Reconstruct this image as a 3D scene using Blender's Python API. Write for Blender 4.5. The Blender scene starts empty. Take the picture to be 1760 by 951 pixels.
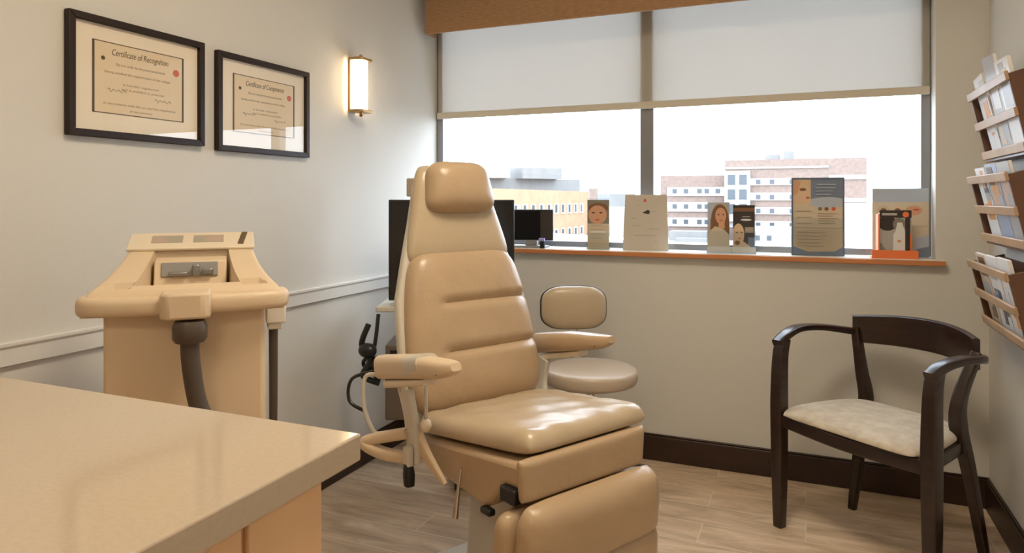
import bpy, math, random
from mathutils import Vector, Matrix, Euler
random.seed(7)
SC = bpy.context.scene
COL = SC.collection
R = math.radians
PI = math.pi

# ------------------------------------------------------------------ camera
cam_d = bpy.data.cameras.new('camera')
cam = bpy.data.objects.new('camera', cam_d); COL.objects.link(cam)
cam.location = (0, 0, 1.2)
cam.rotation_euler = (R(90), 0, R(23))
cam_d.sensor_width = 36
cam_d.lens = 36 * 1190 / 1760
cam_d.shift_y = -132.5 / 1760
cam_d.clip_start = 0.02; cam_d.clip_end = 2000
SC.camera = cam

# ------------------------------------------------------------------ world / light
SKY = 8.3
w = bpy.data.worlds.new('overcast_sky'); SC.world = w; w.use_nodes = True
bg = w.node_tree.nodes['Background']
bg.inputs['Color'].default_value = (0.74, 0.86, 1.0, 1)
bg.inputs['Strength'].default_value = SKY
LAMP = 0.90          # ceiling panel strength factor
WARM = (1.0, 0.85, 0.645)
vs = SC.view_settings
vs.view_transform = 'Standard'; vs.look = 'None'; vs.gamma = 1
vs.exposure = 0.0
try: vs.use_curve_mapping = False
except Exception: pass

# ------------------------------------------------------------------ materials
MATS = {}
def mat(name, col, rough=.5, metal=0, bump=0, bscale=40, var=0, vscale=6, col2=None, spec=.5, coat=0, stretch=None, sheen=0, emit=None, estr=0):
    if name in MATS: return MATS[name]
    m = bpy.data.materials.new(name); m.use_nodes = True
    nt = m.node_tree; N = nt.nodes; L = nt.links
    b = N['Principled BSDF']
    b.inputs['Base Color'].default_value = (*col, 1)
    b.inputs['Roughness'].default_value = rough
    b.inputs['Metallic'].default_value = metal
    b.inputs['Specular IOR Level'].default_value = spec
    b.inputs['Coat Weight'].default_value = coat
    b.inputs['Sheen Weight'].default_value = sheen
    tc = N.new('ShaderNodeTexCoord'); mp = N.new('ShaderNodeMapping')
    L.new(tc.outputs['Object'], mp.inputs['Vector'])
    if stretch: mp.inputs['Scale'].default_value = stretch
    if var or col2:
        n = N.new('ShaderNodeTexNoise'); n.inputs['Scale'].default_value = vscale; n.inputs['Detail'].default_value = 5
        L.new(mp.outputs[0], n.inputs['Vector'])
        r = N.new('ShaderNodeValToRGB')
        c2 = col2 if col2 else tuple(c * (1 - var) for c in col)
        r.color_ramp.elements[0].position = .35; r.color_ramp.elements[1].position = .65
        r.color_ramp.elements[0].color = (*c2, 1); r.color_ramp.elements[1].color = (*col, 1)
        L.new(n.outputs['Fac'], r.inputs[0]); L.new(r.outputs[0], b.inputs['Base Color'])
    if bump:
        n2 = N.new('ShaderNodeTexNoise'); n2.inputs['Scale'].default_value = bscale; n2.inputs['Detail'].default_value = 4
        L.new(mp.outputs[0], n2.inputs['Vector'])
        bp = N.new('ShaderNodeBump'); bp.inputs['Strength'].default_value = bump; bp.inputs['Distance'].default_value = .01
        L.new(n2.outputs['Fac'], bp.inputs['Height']); L.new(bp.outputs[0], b.inputs['Normal'])
    if emit:
        b.inputs['Emission Color'].default_value = (*emit, 1); b.inputs['Emission Strength'].default_value = estr
    MATS[name] = m
    return m

def glass_mat(name, refl=1.0, tint=(1, 1, 1)):
    m = bpy.data.materials.new(name); m.use_nodes = True
    nt = m.node_tree; N = nt.nodes; L = nt.links; N.clear()
    out = N.new('ShaderNodeOutputMaterial'); mix = N.new('ShaderNodeMixShader')
    tr = N.new('ShaderNodeBsdfTransparent'); tr.inputs[0].default_value = (*tint, 1)
    gl = N.new('ShaderNodeBsdfGlossy'); gl.inputs['Roughness'].default_value = .0
    lw = N.new('ShaderNodeLayerWeight'); lw.inputs['Blend'].default_value = .5
    pw = N.new('ShaderNodeMath'); pw.operation = 'POWER'; pw.inputs[1].default_value = 5
    mul = N.new('ShaderNodeMath'); mul.operation = 'MULTIPLY_ADD'; mul.inputs[1].default_value = .5; mul.inputs[2].default_value = .04*refl; mul.use_clamp = True
    L.new(lw.outputs['Facing'], pw.inputs[0]); L.new(pw.outputs[0], mul.inputs[0]); L.new(mul.outputs[0], mix.inputs[0])
    L.new(tr.outputs[0], mix.inputs[1]); L.new(gl.outputs[0], mix.inputs[2]); L.new(mix.outputs[0], out.inputs[0])
    MATS[name] = m
    return m

def shade_mat():
    m = bpy.data.materials.new('roller_shade_fabric'); m.use_nodes = True
    nt = m.node_tree; N = nt.nodes; L = nt.links; N.clear()
    out = N.new('ShaderNodeOutputMaterial')
    tr = N.new('ShaderNodeBsdfTransparent'); tl = N.new('ShaderNodeBsdfTranslucent'); df = N.new('ShaderNodeBsdfDiffuse')
    tl.inputs[0].default_value = (.62, .60, .57, 1); df.inputs[0].default_value = (.62, .58, .50, 1)
    a = N.new('ShaderNodeMixShader'); a.inputs[0].default_value = .42
    L.new(df.outputs[0], a.inputs[1]); L.new(tl.outputs[0], a.inputs[2])
    b = N.new('ShaderNodeMixShader'); b.inputs[0].default_value = .05
    L.new(a.outputs[0], b.inputs[1]); L.new(tr.outputs[0], b.inputs[2]); L.new(b.outputs[0], out.inputs[0])
    return m

def floor_mat():
    m = bpy.data.materials.new('plank_floor'); m.use_nodes = True
    nt = m.node_tree; N = nt.nodes; L = nt.links; b = N['Principled BSDF']
    tc = N.new('ShaderNodeTexCoord')
    br = N.new('ShaderNodeTexBrick'); br.inputs['Scale'].default_value = 1
    br.inputs['Brick Width'].default_value = .95; br.inputs['Row Height'].default_value = .155
    br.inputs['Mortar Size'].default_value = .0022; br.inputs['Mortar Smooth'].default_value = .3
    br.inputs['Color1'].default_value = (.0, .0, .0, 1); br.inputs['Color2'].default_value = (1, 1, 1, 1)
    br.inputs['Mortar'].default_value = (.5, .5, .5, 1); br.offset = .37
    L.new(tc.outputs['Object'], br.inputs['Vector'])
    mp = N.new('ShaderNodeMapping'); mp.inputs['Scale'].default_value = (2.2, 11, 1)
    L.new(tc.outputs['Object'], mp.inputs['Vector'])
    ad = N.new('ShaderNodeVectorMath'); ad.operation = 'ADD'
    sc = N.new('ShaderNodeVectorMath'); sc.operation = 'SCALE'; sc.inputs['Scale'].default_value = 7
    L.new(br.outputs['Color'], sc.inputs[0]); L.new(mp.outputs[0], ad.inputs[0]); L.new(sc.outputs[0], ad.inputs[1])
    n = N.new('ShaderNodeTexNoise'); n.inputs['Scale'].default_value = 1.4; n.inputs['Detail'].default_value = 9; n.inputs['Roughness'].default_value = .68; n.inputs['Distortion'].default_value = .6
    L.new(ad.outputs[0], n.inputs['Vector'])
    r = N.new('ShaderNodeValToRGB'); e = r.color_ramp.elements
    e[0].position = .3; e[0].color = (.37, .265, .17, 1); e[1].position = .72; e[1].color = (.80, .65, .48, 1)
    x = e.new(.5); x.color = (.58, .43, .29, 1)
    L.new(n.outputs['Fac'], r.inputs[0])
    mx = N.new('ShaderNodeMixRGB'); mx.blend_type = 'MIX'; mx.inputs[2].default_value = (.72, .59, .44, 1)
    L.new(br.outputs['Fac'], mx.inputs[0]); L.new(r.outputs[0], mx.inputs[1])
    L.new(mx.outputs[0], b.inputs['Base Color'])
    b.inputs['Roughness'].default_value = .42
    bp = N.new('ShaderNodeBump'); bp.inputs['Strength'].default_value = .15; bp.inputs['Distance'].default_value = .004
    L.new(n.outputs['Fac'], bp.inputs['Height']); L.new(bp.outputs[0], b.inputs['Normal'])
    return m

M_WALL = mat('wall_paint', (.635, .61, .555), .75, bump=.06, bscale=180)
M_CEIL = mat('ceiling_paint', (.80, .78, .74), .8)
M_TRIM = mat('white_trim_paint', (.70, .68, .63), .45)
M_ESP = mat('dark_espresso_wood', (.030, .013, .008), .3, var=.5, vscale=5, stretch=(1, 1, 9), coat=.15)
M_FRM = mat('dark_brown_frame_wood', (.022, .011, .007), .5, spec=.3)
M_BASE = mat('dark_baseboard_wood', (.035, .014, .007), .4, var=.35, vscale=6)
M_ALU = mat('grey_aluminium', (.26, .26, .275), .35, .6)
M_LEA = mat('tan_leather', (.475, .34, .21), .33, bump=.18, bscale=28, var=.08, vscale=5)
M_LEA2 = mat('tan_leather_grain', (.50, .395, .265), .30, bump=.22, bscale=16, var=.06, vscale=4)
M_SHELL = mat('off_white_plastic', (.60, .55, .46), .35)
M_BEI = mat('beige_plastic', (.68, .53, .36), .42)
M_BEI2 = mat('pale_beige_plastic', (.74, .63, .48), .4)
M_BLK = mat('black_plastic', (.010, .010, .011), .35)
M_SCR = mat('black_screen_glass', (.012, .011, .011), .12)
M_STEEL = mat('polished_steel', (.65, .65, .66), .2, 1)
M_BRASS = mat('aged_brass', (.50, .32, .14), .35, 1)
M_GREY = mat('grey_plastic', (.26, .25, .24), .5)
M_HOSE = mat('brown_rubber_hose', (.075, .055, .042), .5)
M_QTZ = mat('cream_quartz', (.52, .42, .31), .10, var=.05, vscale=160, spec=.5)
M_OAK = mat('honey_maple_wood', (.85, .57, .32), .4, col2=(.76, .48, .26), vscale=4, stretch=(1, 1, .15))
M_SILLW = mat('orange_wood_edge', (.52, .20, .07), .4)
M_CREAM = mat('cream_chenille_fabric', (.60, .53, .42), .9, bump=.5, bscale=60, col2=(.48, .40, .30), vscale=22, sheen=.3)
M_VAL = mat('brown_woven_fabric', (.40, .225, .11), .9, bump=.3, bscale=200, var=.25, vscale=30, stretch=(1, 1, 6))
M_PAP = mat('white_paper', (.75, .72, .67), .7)
M_MATB = mat('cream_mat_board', (.84, .74, .59), .8)
M_CERT = mat('parchment_paper', (.76, .62, .43), .8)
M_INK = mat('dark_ink', (.10, .075, .05), .8)
M_INKL = mat('faded_ink', (.33, .25, .16), .8)
M_SEAL = mat('red_seal', (.62, .13, .06), .6)
M_WALN = mat('walnut_rack_wood', (.14, .06, .028), .4, var=.3, vscale=5)
M_SLAT = mat('light_oak_slat', (.46, .29, .16), .4, var=.2, vscale=8)
M_GLASS = glass_mat('window_glass', .55)
M_PGLASS = glass_mat('picture_glass', 1.0)
M_ACR = glass_mat('clear_acrylic', .9, (.93, .95, .96))
M_SHADE = shade_mat()
M_HEM = mat('shade_hem_fabric', (.58, .52, .42), .8)

# ------------------------------------------------------------------ mesh builder
class MB:
    def __init__(s): s.v = []; s.f = []; s.m = []; s.M = Matrix.Identity(4); s.mi = 0
    def at(s, loc=(0, 0, 0), rot=(0, 0, 0)):
        s.M = Matrix.Translation(loc) @ Euler([R(a) for a in rot]).to_matrix().to_4x4(); return s
    def add(s, vs_, fs):
        o = len(s.v); s.v += [tuple(s.M @ Vector(p)) for p in vs_]
        for f in fs: s.f.append(tuple(i + o for i in f)); s.m.append(s.mi)
        return s
    def box(s, x0, x1, y0, y1, z0, z1):
        return s.add([(x0,y0,z0),(x1,y0,z0),(x1,y1,z0),(x0,y1,z0),(x0,y0,z1),(x1,y0,z1),(x1,y1,z1),(x0,y1,z1)],
              [(0,3,2,1),(4,5,6,7),(0,1,5,4),(1,2,6,5),(2,3,7,6),(3,0,4,7)])
    def prism(s, poly, a, b, axis='y'):
        n = len(poly)
        def P(p, t): return {'y': (p[0], t, p[1]), 'x': (t, p[0], p[1]), 'z': (p[0], p[1], t)}[axis]
        s.add([P(p, a) for p in poly] + [P(p, b) for p in poly],
              [tuple(range(n))[::-1], tuple(range(n, 2*n))] + [(i, (i+1) % n, n+(i+1) % n, n+i) for i in range(n)])
        return s
    def rings(s, rings, cap=True, closed=True):
        n = len(rings[0]); vs_ = [p for r in rings for p in r]; fs = []
        for k in range(len(rings)-1):
            for i in range(n if closed else n-1):
                j = (i+1) % n
                fs.append((k*n+i, k*n+j, (k+1)*n+j, (k+1)*n+i))
        if cap: fs += [tuple(range(n))[::-1], tuple((len(rings)-1)*n+i for i in range(n))]
        return s.add(vs_, fs)
    def lathe(s, prof, n=32):
        return s.rings([[(r*math.cos(2*PI*i/n), r*math.sin(2*PI*i/n), z) for i in range(n)] for r, z in prof])
    def tube(s, pts, rad, n=12, sub=6, ry=None):
        P = spline(pts, sub); k = len(P)
        rr = rad if isinstance(rad, (list, tuple)) else [rad]*len(pts)
        up0 = Vector((0, 0, 1)); rings = []
        prev = None
        for i, p in enumerate(P):
            t = (P[min(i+1, k-1)] - P[max(i-1, 0)]).normalized()
            if prev is None:
                a = t.cross(up0)
                if a.length < .1: a = t.cross(Vector((1, 0, 0)))
                a.normalize()
            else:
                a = prev - t * prev.dot(t); a.normalize()
            prev = a; b = t.cross(a)
            u = i/(k-1)*(len(rr)-1); q = int(min(u, len(rr)-2)) if len(rr) > 1 else 0
            r = rr[q] + (rr[q+1]-rr[q])*(u-q)
            r2 = r if ry is None else r*ry
            rings.append([tuple(p + a*r*math.cos(2*PI*j/n) + b*r2*math.sin(2*PI*j/n)) for j in range(n)])
        return s.rings(rings)
    def bar(s, pts, w, h, sub=6, up=(0, 0, 1), p=4):
        """rounded-rectangle section swept on a spline; w across, h along up; may be lists"""
        P = spline(pts, sub); k = len(P); U = Vector(up); rings = []; n = 16
        W = w if isinstance(w, (list, tuple)) else [w, w]; H_ = h if isinstance(h, (list, tuple)) else [h, h]
        def lerp(A, u):
            x = u*(len(A)-1); q = min(int(x), len(A)-2); return A[q]+(A[q+1]-A[q])*(x-q)
        for i, q in enumerate(P):
            t = (P[min(i+1, k-1)] - P[max(i-1, 0)]).normalized()
            a = t.cross(U).normalized(); b = a.cross(t).normalized(); u = i/(k-1)
            ww, hh = lerp(W, u)/2, lerp(H_, u)/2; ring = []
            for j in range(n):
                th = 2*PI*(j+.5)/n; c, s_ = math.cos(th), math.sin(th)
                e = 2/p
                ring.append(tuple(q + a*ww*math.copysign(abs(c)**e, c) + b*hh*math.copysign(abs(s_)**e, s_)))
            rings.append(ring)
        return s.rings(rings)
    def ell(s, c, r, n=20, m=12):
        rings = [[(c[0]+r[0]*math.sin(PI*k/m)*math.cos(2*PI*i/n), c[1]+r[1]*math.sin(PI*k/m)*math.sin(2*PI*i/n), c[2]-r[2]*math.cos(PI*k/m)) for i in range(n)] for k in range(1, m)]
        return s.rings(rings)
    def pillow(s, W, L, T, B=.3, p=6, q=5, corner=.12, cq=10, seams=(), crown=0, nx=30, ny=48, wr=0, frm=None):
        """upholstered pad in local x (width), y (length, -L/2..L/2), z (front thickness). W = half width, number or function of -1..1"""
        Wf = W if callable(W) else (lambda t: W)
        def sp(k, n): 
            u = -1 + 2*k/n; return math.copysign(1-(1-abs(u))**1.9, u)
        def E(a, pp): return max(0, 1-abs(a)**pp)**(1/2.2)
        vs_ = []; idx = {}
        for side in (0, 1):
            for j in range(ny+1):
                t = sp(j, ny)
                for i in range(nx+1):
                    a = sp(i, nx)
                    edge = i in (0, nx) or j in (0, ny)
                    if side == 1 and edge: idx[(1, i, j)] = idx[(0, i, j)]; continue
                    hw = Wf(t)*(1-corner*abs(t)**cq)
                    x = a*hw; y = t*L/2*(1-corner*.35*abs(a)**cq)
                    e = E(a, p)*E(t, q)
                    if side == 0:
                        z = T*e + crown*(1-a*a)*(1-t*t)
                        for (v0, d, sg, lo, hi) in seams:
                            if lo <= a <= hi or True:
                                fade = min(1, max(0, (a-lo)/.12+.5))*min(1, max(0, (hi-a)/.12+.5))
                                z -= d*math.exp(-((y-v0)/sg)**2)*fade*min(1, e*1.4)
                        if wr: z += wr*e*(math.sin(a*7+t*5)*math.sin(t*9-a*3)+.5*math.sin(a*17+t*11))
                    else: z = -B*T*e
                    idx[(side, i, j)] = len(vs_); vs_.append((x, y, z))
        fs = []
        for j in range(ny):
            for i in range(nx):
                fs.append((idx[0,i,j], idx[0,i+1,j], idx[0,i+1,j+1], idx[0,i,j+1]))
                fs.append((idx[1,i,j], idx[1,i,j+1], idx[1,i+1,j+1], idx[1,i+1,j]))
        return s.add(vs_, fs)
    def build(s, name, m, parent=None, bevel=0, seg=2, smooth=40, sub=0):
        me = bpy.data.meshes.new(name); me.from_pydata(s.v, [], s.f)
        ms = m if isinstance(m, (list, tuple)) else [m]
        for x in ms: me.materials.append(x)
        if len(ms) > 1:
            for p_, i in zip(me.polygons, s.m): p_.material_index = i
        import bmesh
        b = bmesh.new(); b.from_mesh(me); bmesh.ops.recalc_face_normals(b, faces=b.faces); b.to_mesh(me); b.free()
        if smooth:
            me.shade_smooth(); me.set_sharp_from_angle(angle=R(smooth))
        o = bpy.data.objects.new(name, me); COL.objects.link(o)
        if parent: o.parent = parent
        if bevel:
            d = o.modifiers.new('bevel', 'BEVEL'); d.width = bevel; d.segments = seg; d.limit_method = 'ANGLE'; d.angle_limit = R(35)
        if sub:
            d = o.modifiers.new('sub', 'SUBSURF'); d.levels = sub; d.render_levels = sub
        return o

def spline(pts, sub=6):
    P = [Vector(p) for p in pts]
    if len(P) < 3 or sub <= 1: 
        if len(P) == 2: return [P[0].lerp(P[1], i/2) for i in range(3)]
        return P
    out = []
    for i in range(len(P)-1):
        p0 = P[max(i-1, 0)]; p1 = P[i]; p2 = P[i+1]; p3 = P[min(i+2, len(P)-1)]
        for k in range(sub):
            t = k/sub
            out.append(.5*((2*p1)+(-p0+p2)*t+(2*p0-5*p1+4*p2-p3)*t*t+(-p0+3*p1-3*p2+p3)*t**3))
    out.append(P[-1]); return out

def empty(name, loc, rz=0, label=None, cat=None, group=None):
    o = bpy.data.objects.new(name, None); COL.objects.link(o)
    o.location = loc; o.rotation_euler = (0, 0, R(rz)); o.empty_display_size = .1
    return tag(o, label, cat, group)
def tag(o, label=None, cat=None, group=None, kind=None):
    if label: o['label'] = label
    if cat: o['category'] = cat
    if group: o['group'] = group
    if kind: o['kind'] = kind
    return o
def struct(name, b, m, bevel=0, parent=None):
    o = b.build(name, m, parent, bevel=bevel, smooth=30 if bevel else 0)
    if parent is None: o['kind'] = 'structure'
    return o
def text_mesh(name, txt, size, m, parent, loc, rot, align='CENTER', shear=0, ext=.0002, width=None):
    c = bpy.data.curves.new(name+'_curve', 'FONT'); c.body = txt; c.size = size; c.align_x = align; c.align_y = 'CENTER'; c.shear = shear; c.extrude = ext
    t = bpy.data.objects.new(name+'_tmp', c); COL.objects.link(t)
    bpy.context.view_layer.update()
    me = bpy.data.meshes.new_from_object(t.evaluated_get(bpy.context.evaluated_depsgraph_get()))
    bpy.data.objects.remove(t)
    if width:
        xs = [v.co.x for v in me.vertices]; k = width/(max(xs)-min(xs))
        for v in me.vertices: v.co.x *= k
    me.materials.clear(); me.materials.append(m)
    o = bpy.data.objects.new(name, me); COL.objects.link(o); o.parent = parent; o.location = loc; o.rotation_euler = rot
    return o

# ------------------------------------------------------------------ room shell
XL, XR, YB, YF, ZC = -1.85, .655, 3.2, -1.5, 2.6
struct('floor', MB().box(XL-.1, XR+.1, YF-.1, YB+.3, -.1, 0), floor_mat())
struct('ceiling', MB().box(XL-.1, XR+.1, YF-.1, YB+.3, ZC, ZC+.1), M_CEIL)
struct('wall_left', MB().box(XL-.1, XL, YF-.1, YB+.2, 0, ZC), M_WALL)
struct('wall_right', MB().box(XR, XR+.1, YF-.1, YB+.2, 0, ZC), M_WALL)
struct('wall_front', MB().box(XL, XR, YF-.1, YF, 0, ZC), M_WALL)
WZ0, WZ1, WX1 = .938, 2.35, .476
struct('wall_back', MB().box(XL, XR, YB, YB+.2, 0, WZ0).box(XL, XR, YB, YB+.2, WZ1, ZC).box(WX1, XR, YB, YB+.2, WZ0, WZ1), M_WALL)
struct('baseboard_back', MB().box(XL, XR, YB-.016, YB, 0, .112).box(XL, XR, YB-.010, YB, .112, .120), M_BASE, .003)
struct('baseboard_left', MB().box(XL, XL+.016, YF, YB-.016, 0, .112).box(XL, XL+.010, YF, YB-.016, .112, .120), M_BASE, .003)
struct('baseboard_right', MB().box(XR-.016, XR, YF, YB-.016, 0, .112).box(XR-.010, XR, YF, YB-.016, .112, .120), M_BASE, .003)
# chair rail on the left wall
struct('trim_1', MB().prism([(XL, .782), (XL+.014, .782), (XL+.014, .826), (XL+.020, .832), (XL+.020, .842), (XL, .842)], YF, YB), M_TRIM, .002)

# window: frame, mullion, glass
wf = MB().box(XL+.001, -1.812, 3.31, 3.37, .962, WZ1-.001).box(.440, WX1-.001, 3.31, 3.37, .962, WZ1-.001)
wf.box(XL+.001, WX1-.001, 3.31, 3.37, WZ1-.04, WZ1-.001).box(XL+.001, WX1-.001, 3.312, 3.37, .962, .990)
win = struct('window_1', wf, M_ALU, .002)
MB().box(-.735, -.671, 3.312, 3.37, .990, WZ1-.04).build('mullion', M_ALU, win, bevel=.002)
for x0, x1 in ((-1.812, -.735), (-.671, .440)):
    MB().box(x0, x1, 3.338, 3.344, .99, WZ1-.04).build('pane', M_GLASS, win)
# sill with orange wood nosing
sill = struct('trim_2', MB().box(XL+.001, WX1+.03, 3.172, 3.2, .940, .960).box(XL+.001, WX1-.001, 3.2, 3.312, .940, .960), mat('sill_paint', (.72, .70, .66), .3), .002)
MB().box(XL+.001, WX1+.03, 3.160, 3.172, .936, .957).build('sill_nosing', M_SILLW, sill, bevel=.003)
sill.location = (0, 0, 0)

# roller shade
sh = empty('roller_shade', (-.68, 3.295, 2.2), 0, 'translucent off-white roller shade drawn halfway down the window', 'window shade')
MB().box(-1.158, 1.150, .0115, .0127, -.55, .14).build('shade_cloth', M_SHADE, sh)
MB().box(-1.158, 1.150, -.006, .007, -.566, -.532).build('hem_bar', M_HEM, sh, bevel=.003)
MB().at((-1.15, .0, .125), (0, 90, 0)).lathe([(.0, 0), (.022, 0), (.022, 2.26), (0, 2.26)], 20).build('roller_tube', M_HEM, sh)
# side light-block strips of the shade
# valance
val = MB().box(-1.805, .62, 3.10, 3.115, 2.05, 2.47).box(-1.805, -1.79, 3.115, 3.199, 2.05, 2.47).box(.605, .62, 3.115, 3.199, 2.05, 2.47).box(-1.79, .605, 3.115, 3.199, 2.455, 2.47)
tag(val.build('window_valance', M_VAL, bevel=.004), 'brown woven fabric box valance above the window', 'valance')

# ------------------------------------------------------------------ ceiling light panels
def ceiling_panel(x, y, label, s):
    t = empty('ceiling_light', (x, y, ZC), 0, label, 'light')
    f = MB(); a, b = .30, .26
    f.box(-a, a, -a, -b, -.03, 0).box(-a, a, b, a, -.03, 0).box(-a, -b, -b, b, -.03, 0).box(b, a, -b, b, -.03, 0)
    f.build('frame', M_TRIM, t, bevel=.003)
    m = mat('warm_light_panel_%d' % int(s*10), (.9, .85, .75), .5, emit=WARM, estr=s)
    MB().box(-b, b, -b, b, -.018, -.006).build('diffuser', m, t)
    return t
ceiling_panel(-.35, -.75, 'square warm ceiling light panel above the counter', 19*LAMP)
ceiling_panel(-.35, 1.35, 'square warm ceiling light panel above the exam chair', 38*LAMP)

# ------------------------------------------------------------------ dental / exam chair
EC = empty('exam_chair', (-.8455, 1.8486, 0), 61.3, 'large tan leather medical exam chair with headrest and armrests in the middle of the room', 'exam chair')
LEAN = 14.3
cl, sl = math.cos(R(LEAN)), math.sin(R(LEAN))
def bk(s, off=0):            # point at distance s up the backrest plane, off behind it
    return (0, .015 + s*sl + off*cl, .600 + s*cl - off*sl)
ROTB = (90-LEAN, 0, 0)      # pillow y -> up the plane, z -> front
def wback(t):                # cushion half width, t -1 bottom .. 1 top
    z = (t+1)/2
    return .241 - .020*z - .032*z**3
b = MB().at(bk(.234, .045), ROTB)
b.pillow(wback, .470, .050, B=.5, seams=((.072, .018, .011, -.55, 1.2), (-.070, .018, .011, -.55, 1.2)), crown=.012, corner=.13, cq=8, wr=.0012, ny=70)
b.build('backrest_cushion', M_LEA, EC, smooth=60)
b = MB().at(bk(.585, .048), ROTB)
b.pillow(lambda t: .158 - .038*t, .31, .035, B=.6, corner=.1, cq=8, crown=.004)
b.build('neck_cushion', M_LEA2, EC, smooth=60)
b = MB().at((0.004,)+bk(.660, .012)[1:], ROTB)
b.pillow(lambda t: .118 - .012*t, .165, .050, B=.5, p=4, q=3.5, corner=.22, cq=6, crown=.012)
b.build('headrest', M_LEA, EC, smooth=60)
# moulded shell behind cushions
def outline(pts, n):   # mirrored
    return pts + [(-x, y) for x, y in reversed(pts)]
shell = outline([(.20, -.02), (.247, .03), (.243, .2), (.234, .33), (.200, .44), (.160, .56), (.124, .68), (.104, .725), (.06, .742)], 0)
b = MB().at(bk(0, .072), ROTB); b.prism(shell, -.012, .024, 'z')
b.build('back_shell', M_SHELL, EC, bevel=.012, seg=3)
# seat: tilted up to the front
TILT = math.degrees(math.atan2(.052, .41))
def st(y): return .600 - (y)*(.052/.41)
b = MB().at((0, -.178, st(-.178)-.026), (-TILT, 0, 0))
b.pillow(lambda t: .222+.010*t, .475, .036, B=.55, p=16, q=16, corner=.07, cq=10, crown=.010, wr=.0028)
b.build('seat_cushion', M_LEA2, EC, smooth=60)
# upholstered skirt body under the seat
prof = [(.10, .515), (.06, .540), (.0, .549), (-.385, .594), (-.405, .59), (-.405, .535), (-.345, .528), (-.29, .462), (-.262, .446), (-.235, .452), (-.05, .468), (.06, .475)]
b = MB(); b.prism(prof, -.225, .205, 'x')
b.build('seat_skirt', M_LEA, EC, bevel=.014, seg=3)
b = MB().at((-.028, -.412, .559), (90, 0, 0))
b.pillow(lambda t: .207+.004*t, .098, .018, B=.8, p=20, q=9, corner=.02)
b.build('front_apron', M_LEA, EC, smooth=60)
MB().box(-.240, -.205, -.400, -.345, .500, .536).build('hinge', M_BLK, EC, bevel=.005)
MB().box(-.236, -.215, -.300, -.262, .440, .456).build('hinge', M_BLK, EC, bevel=.004)
# leg rest
LR = MB().at((-.028, -.425, .365), (94, 0, 0))
LR.pillow(lambda t: .232-.006*t, .30, .050, B=.2, p=9, q=7, corner=.10, cq=8, seams=((-.022+.01, .014, .010, -1.2, 1.2), ), crown=.008, wr=.001)
legr = LR.build('leg_rest', M_LEA, EC, smooth=60)
MB().at((-.028, -.385, .345), (94, 0, 0)).pillow(lambda t: .252, .29, .030, B=1.6, p=9, q=7, corner=.08).build('leg_rest_back', M_LEA, EC, smooth=60)
MB().box(-.235, .180, -.46, -.33, .15, .185).build('foot_plate', M_GREY, EC, bevel=.008)
# base
MB().rings([[(x*k, y0+y*k, z) for x, y in ((-.09, -.13), (.09, -.13), (.11, -.08), (.11, .10), (.08, .14), (-.08, .14), (-.11, .10), (-.11, -.08))] for z, k, y0 in ((0.03, 1.15, -.12), (.15, 1.0, -.12), (.46, .88, -.12))]).build('base_column', mat('grey_white_enamel', (.52, .50, .45), .4), EC, bevel=.01)
MB().prism([(-.26, -.36), (-.20, -.42), (.20, -.42), (.26, -.36), (.26, .26), (.20, .32), (-.20, .32), (-.26, .26)], 0, .035, 'z').build('base_plate', M_SHELL, EC, bevel=.01)
# armrests (perpendicular to the back)
for sx, y0, y1, z0, z1 in ((-1, -.256, .105, .818, .764), (1, -.190, .14, .797, .748)):
    x = .30*sx
    a = MB()
    a.bar([(x, y1, z1-.030), (x, (y0+y1)/2+.02, (z0+z1)/2-.026), (x, y0+.05, z0-.030), (x, y0, z0-.016)], [.062, .070, .062, .030], [.066, .062, .044, .020], p=3.4)
    arm = a.build('armrest', M_LEA if sx > 0 else M_BEI, EC, smooth=50)
    k = MB().bar([(x, y1-.04, z1-.068), (x, y0+.12, z0-.076)], [.05, .04], [.022, .018], p=4); k.build('arm_support', M_BEI2, arm, smooth=50)
    k = MB().ell((x, y0+.045, z0-.040), (.030, .014, .006)); k.build('arm_grip_slot', M_BLK, arm)
    if sx < 0:
        MB().bar([(x+.005, y1-.12, z1-.07), (x+.005, y1-.15, .60), (x+.005, y1-.155, .515)], [.045, .05, .045], [.022, .022, .022], up=(1, 0, 0)).build('arm_post', M_SHELL, arm)
        MB().tube([(x+.02, -.085, .725), (x+.02, -.085, .625)], .005).build('arm_rod', M_STEEL, arm)
        MB().ell((x+.02, -.085, .615), (.015, .015, .018)).build('rod_knob', M_BEI2, arm)
        MB().bar([(x, (y0+y1)/2+.02, (z0+z1)/2-.0262), (x, y0+.13, z0-.034)], [.0715, .0675], [.0625, .0535], p=3.4).build('control_band', M_SHELL, arm)
    else:
        MB().bar([(x-.02, y1-.05, z1-.07), (x-.02, y1-.03, .60), (x-.03, y1-.06, .50)], [.045, .05, .045], [.022, .022, .022], up=(1, 0, 0)).build('arm_post', M_SHELL, arm)
# side lever, grips
MB().bar([(-.30, -.03, .585), (-.345, .07, .553), (-.36, .10, .535), (-.335, .035, .520), (-.285, -.05, .520)], .034, .030, p=3).build('side_handle', M_BEI, EC, smooth=60)
MB().bar([(-.285, -.035, .60), (-.28, -.07, .55), (-.25, -.13, .47)], [.060, .044, .010], [.02, .02, .012], up=(1, 0, 0)).build('side_bracket', M_BEI, EC, smooth=60)
MB().bar([(-.318, -.060, .56), (-.318, -.060, .512)], .026, .020, up=(1, 0, 0)).build('lever_stem', M_SHELL, EC)
MB().bar([(-.318, -.060, .518), (-.318, -.064, .49), (-.318, -.066, .462)], [.022, .030, .026], [.022, .028, .024], up=(1, 0, 0), p=3).build('lever_grip', M_BLK, EC, smooth=60)
MB().tube([(-.245, -.195, .53), (-.250, -.19, .47), (-.255, -.185, .405)], [.004, .005, .0085]).build('foot_lever', M_STEEL, EC)
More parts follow.
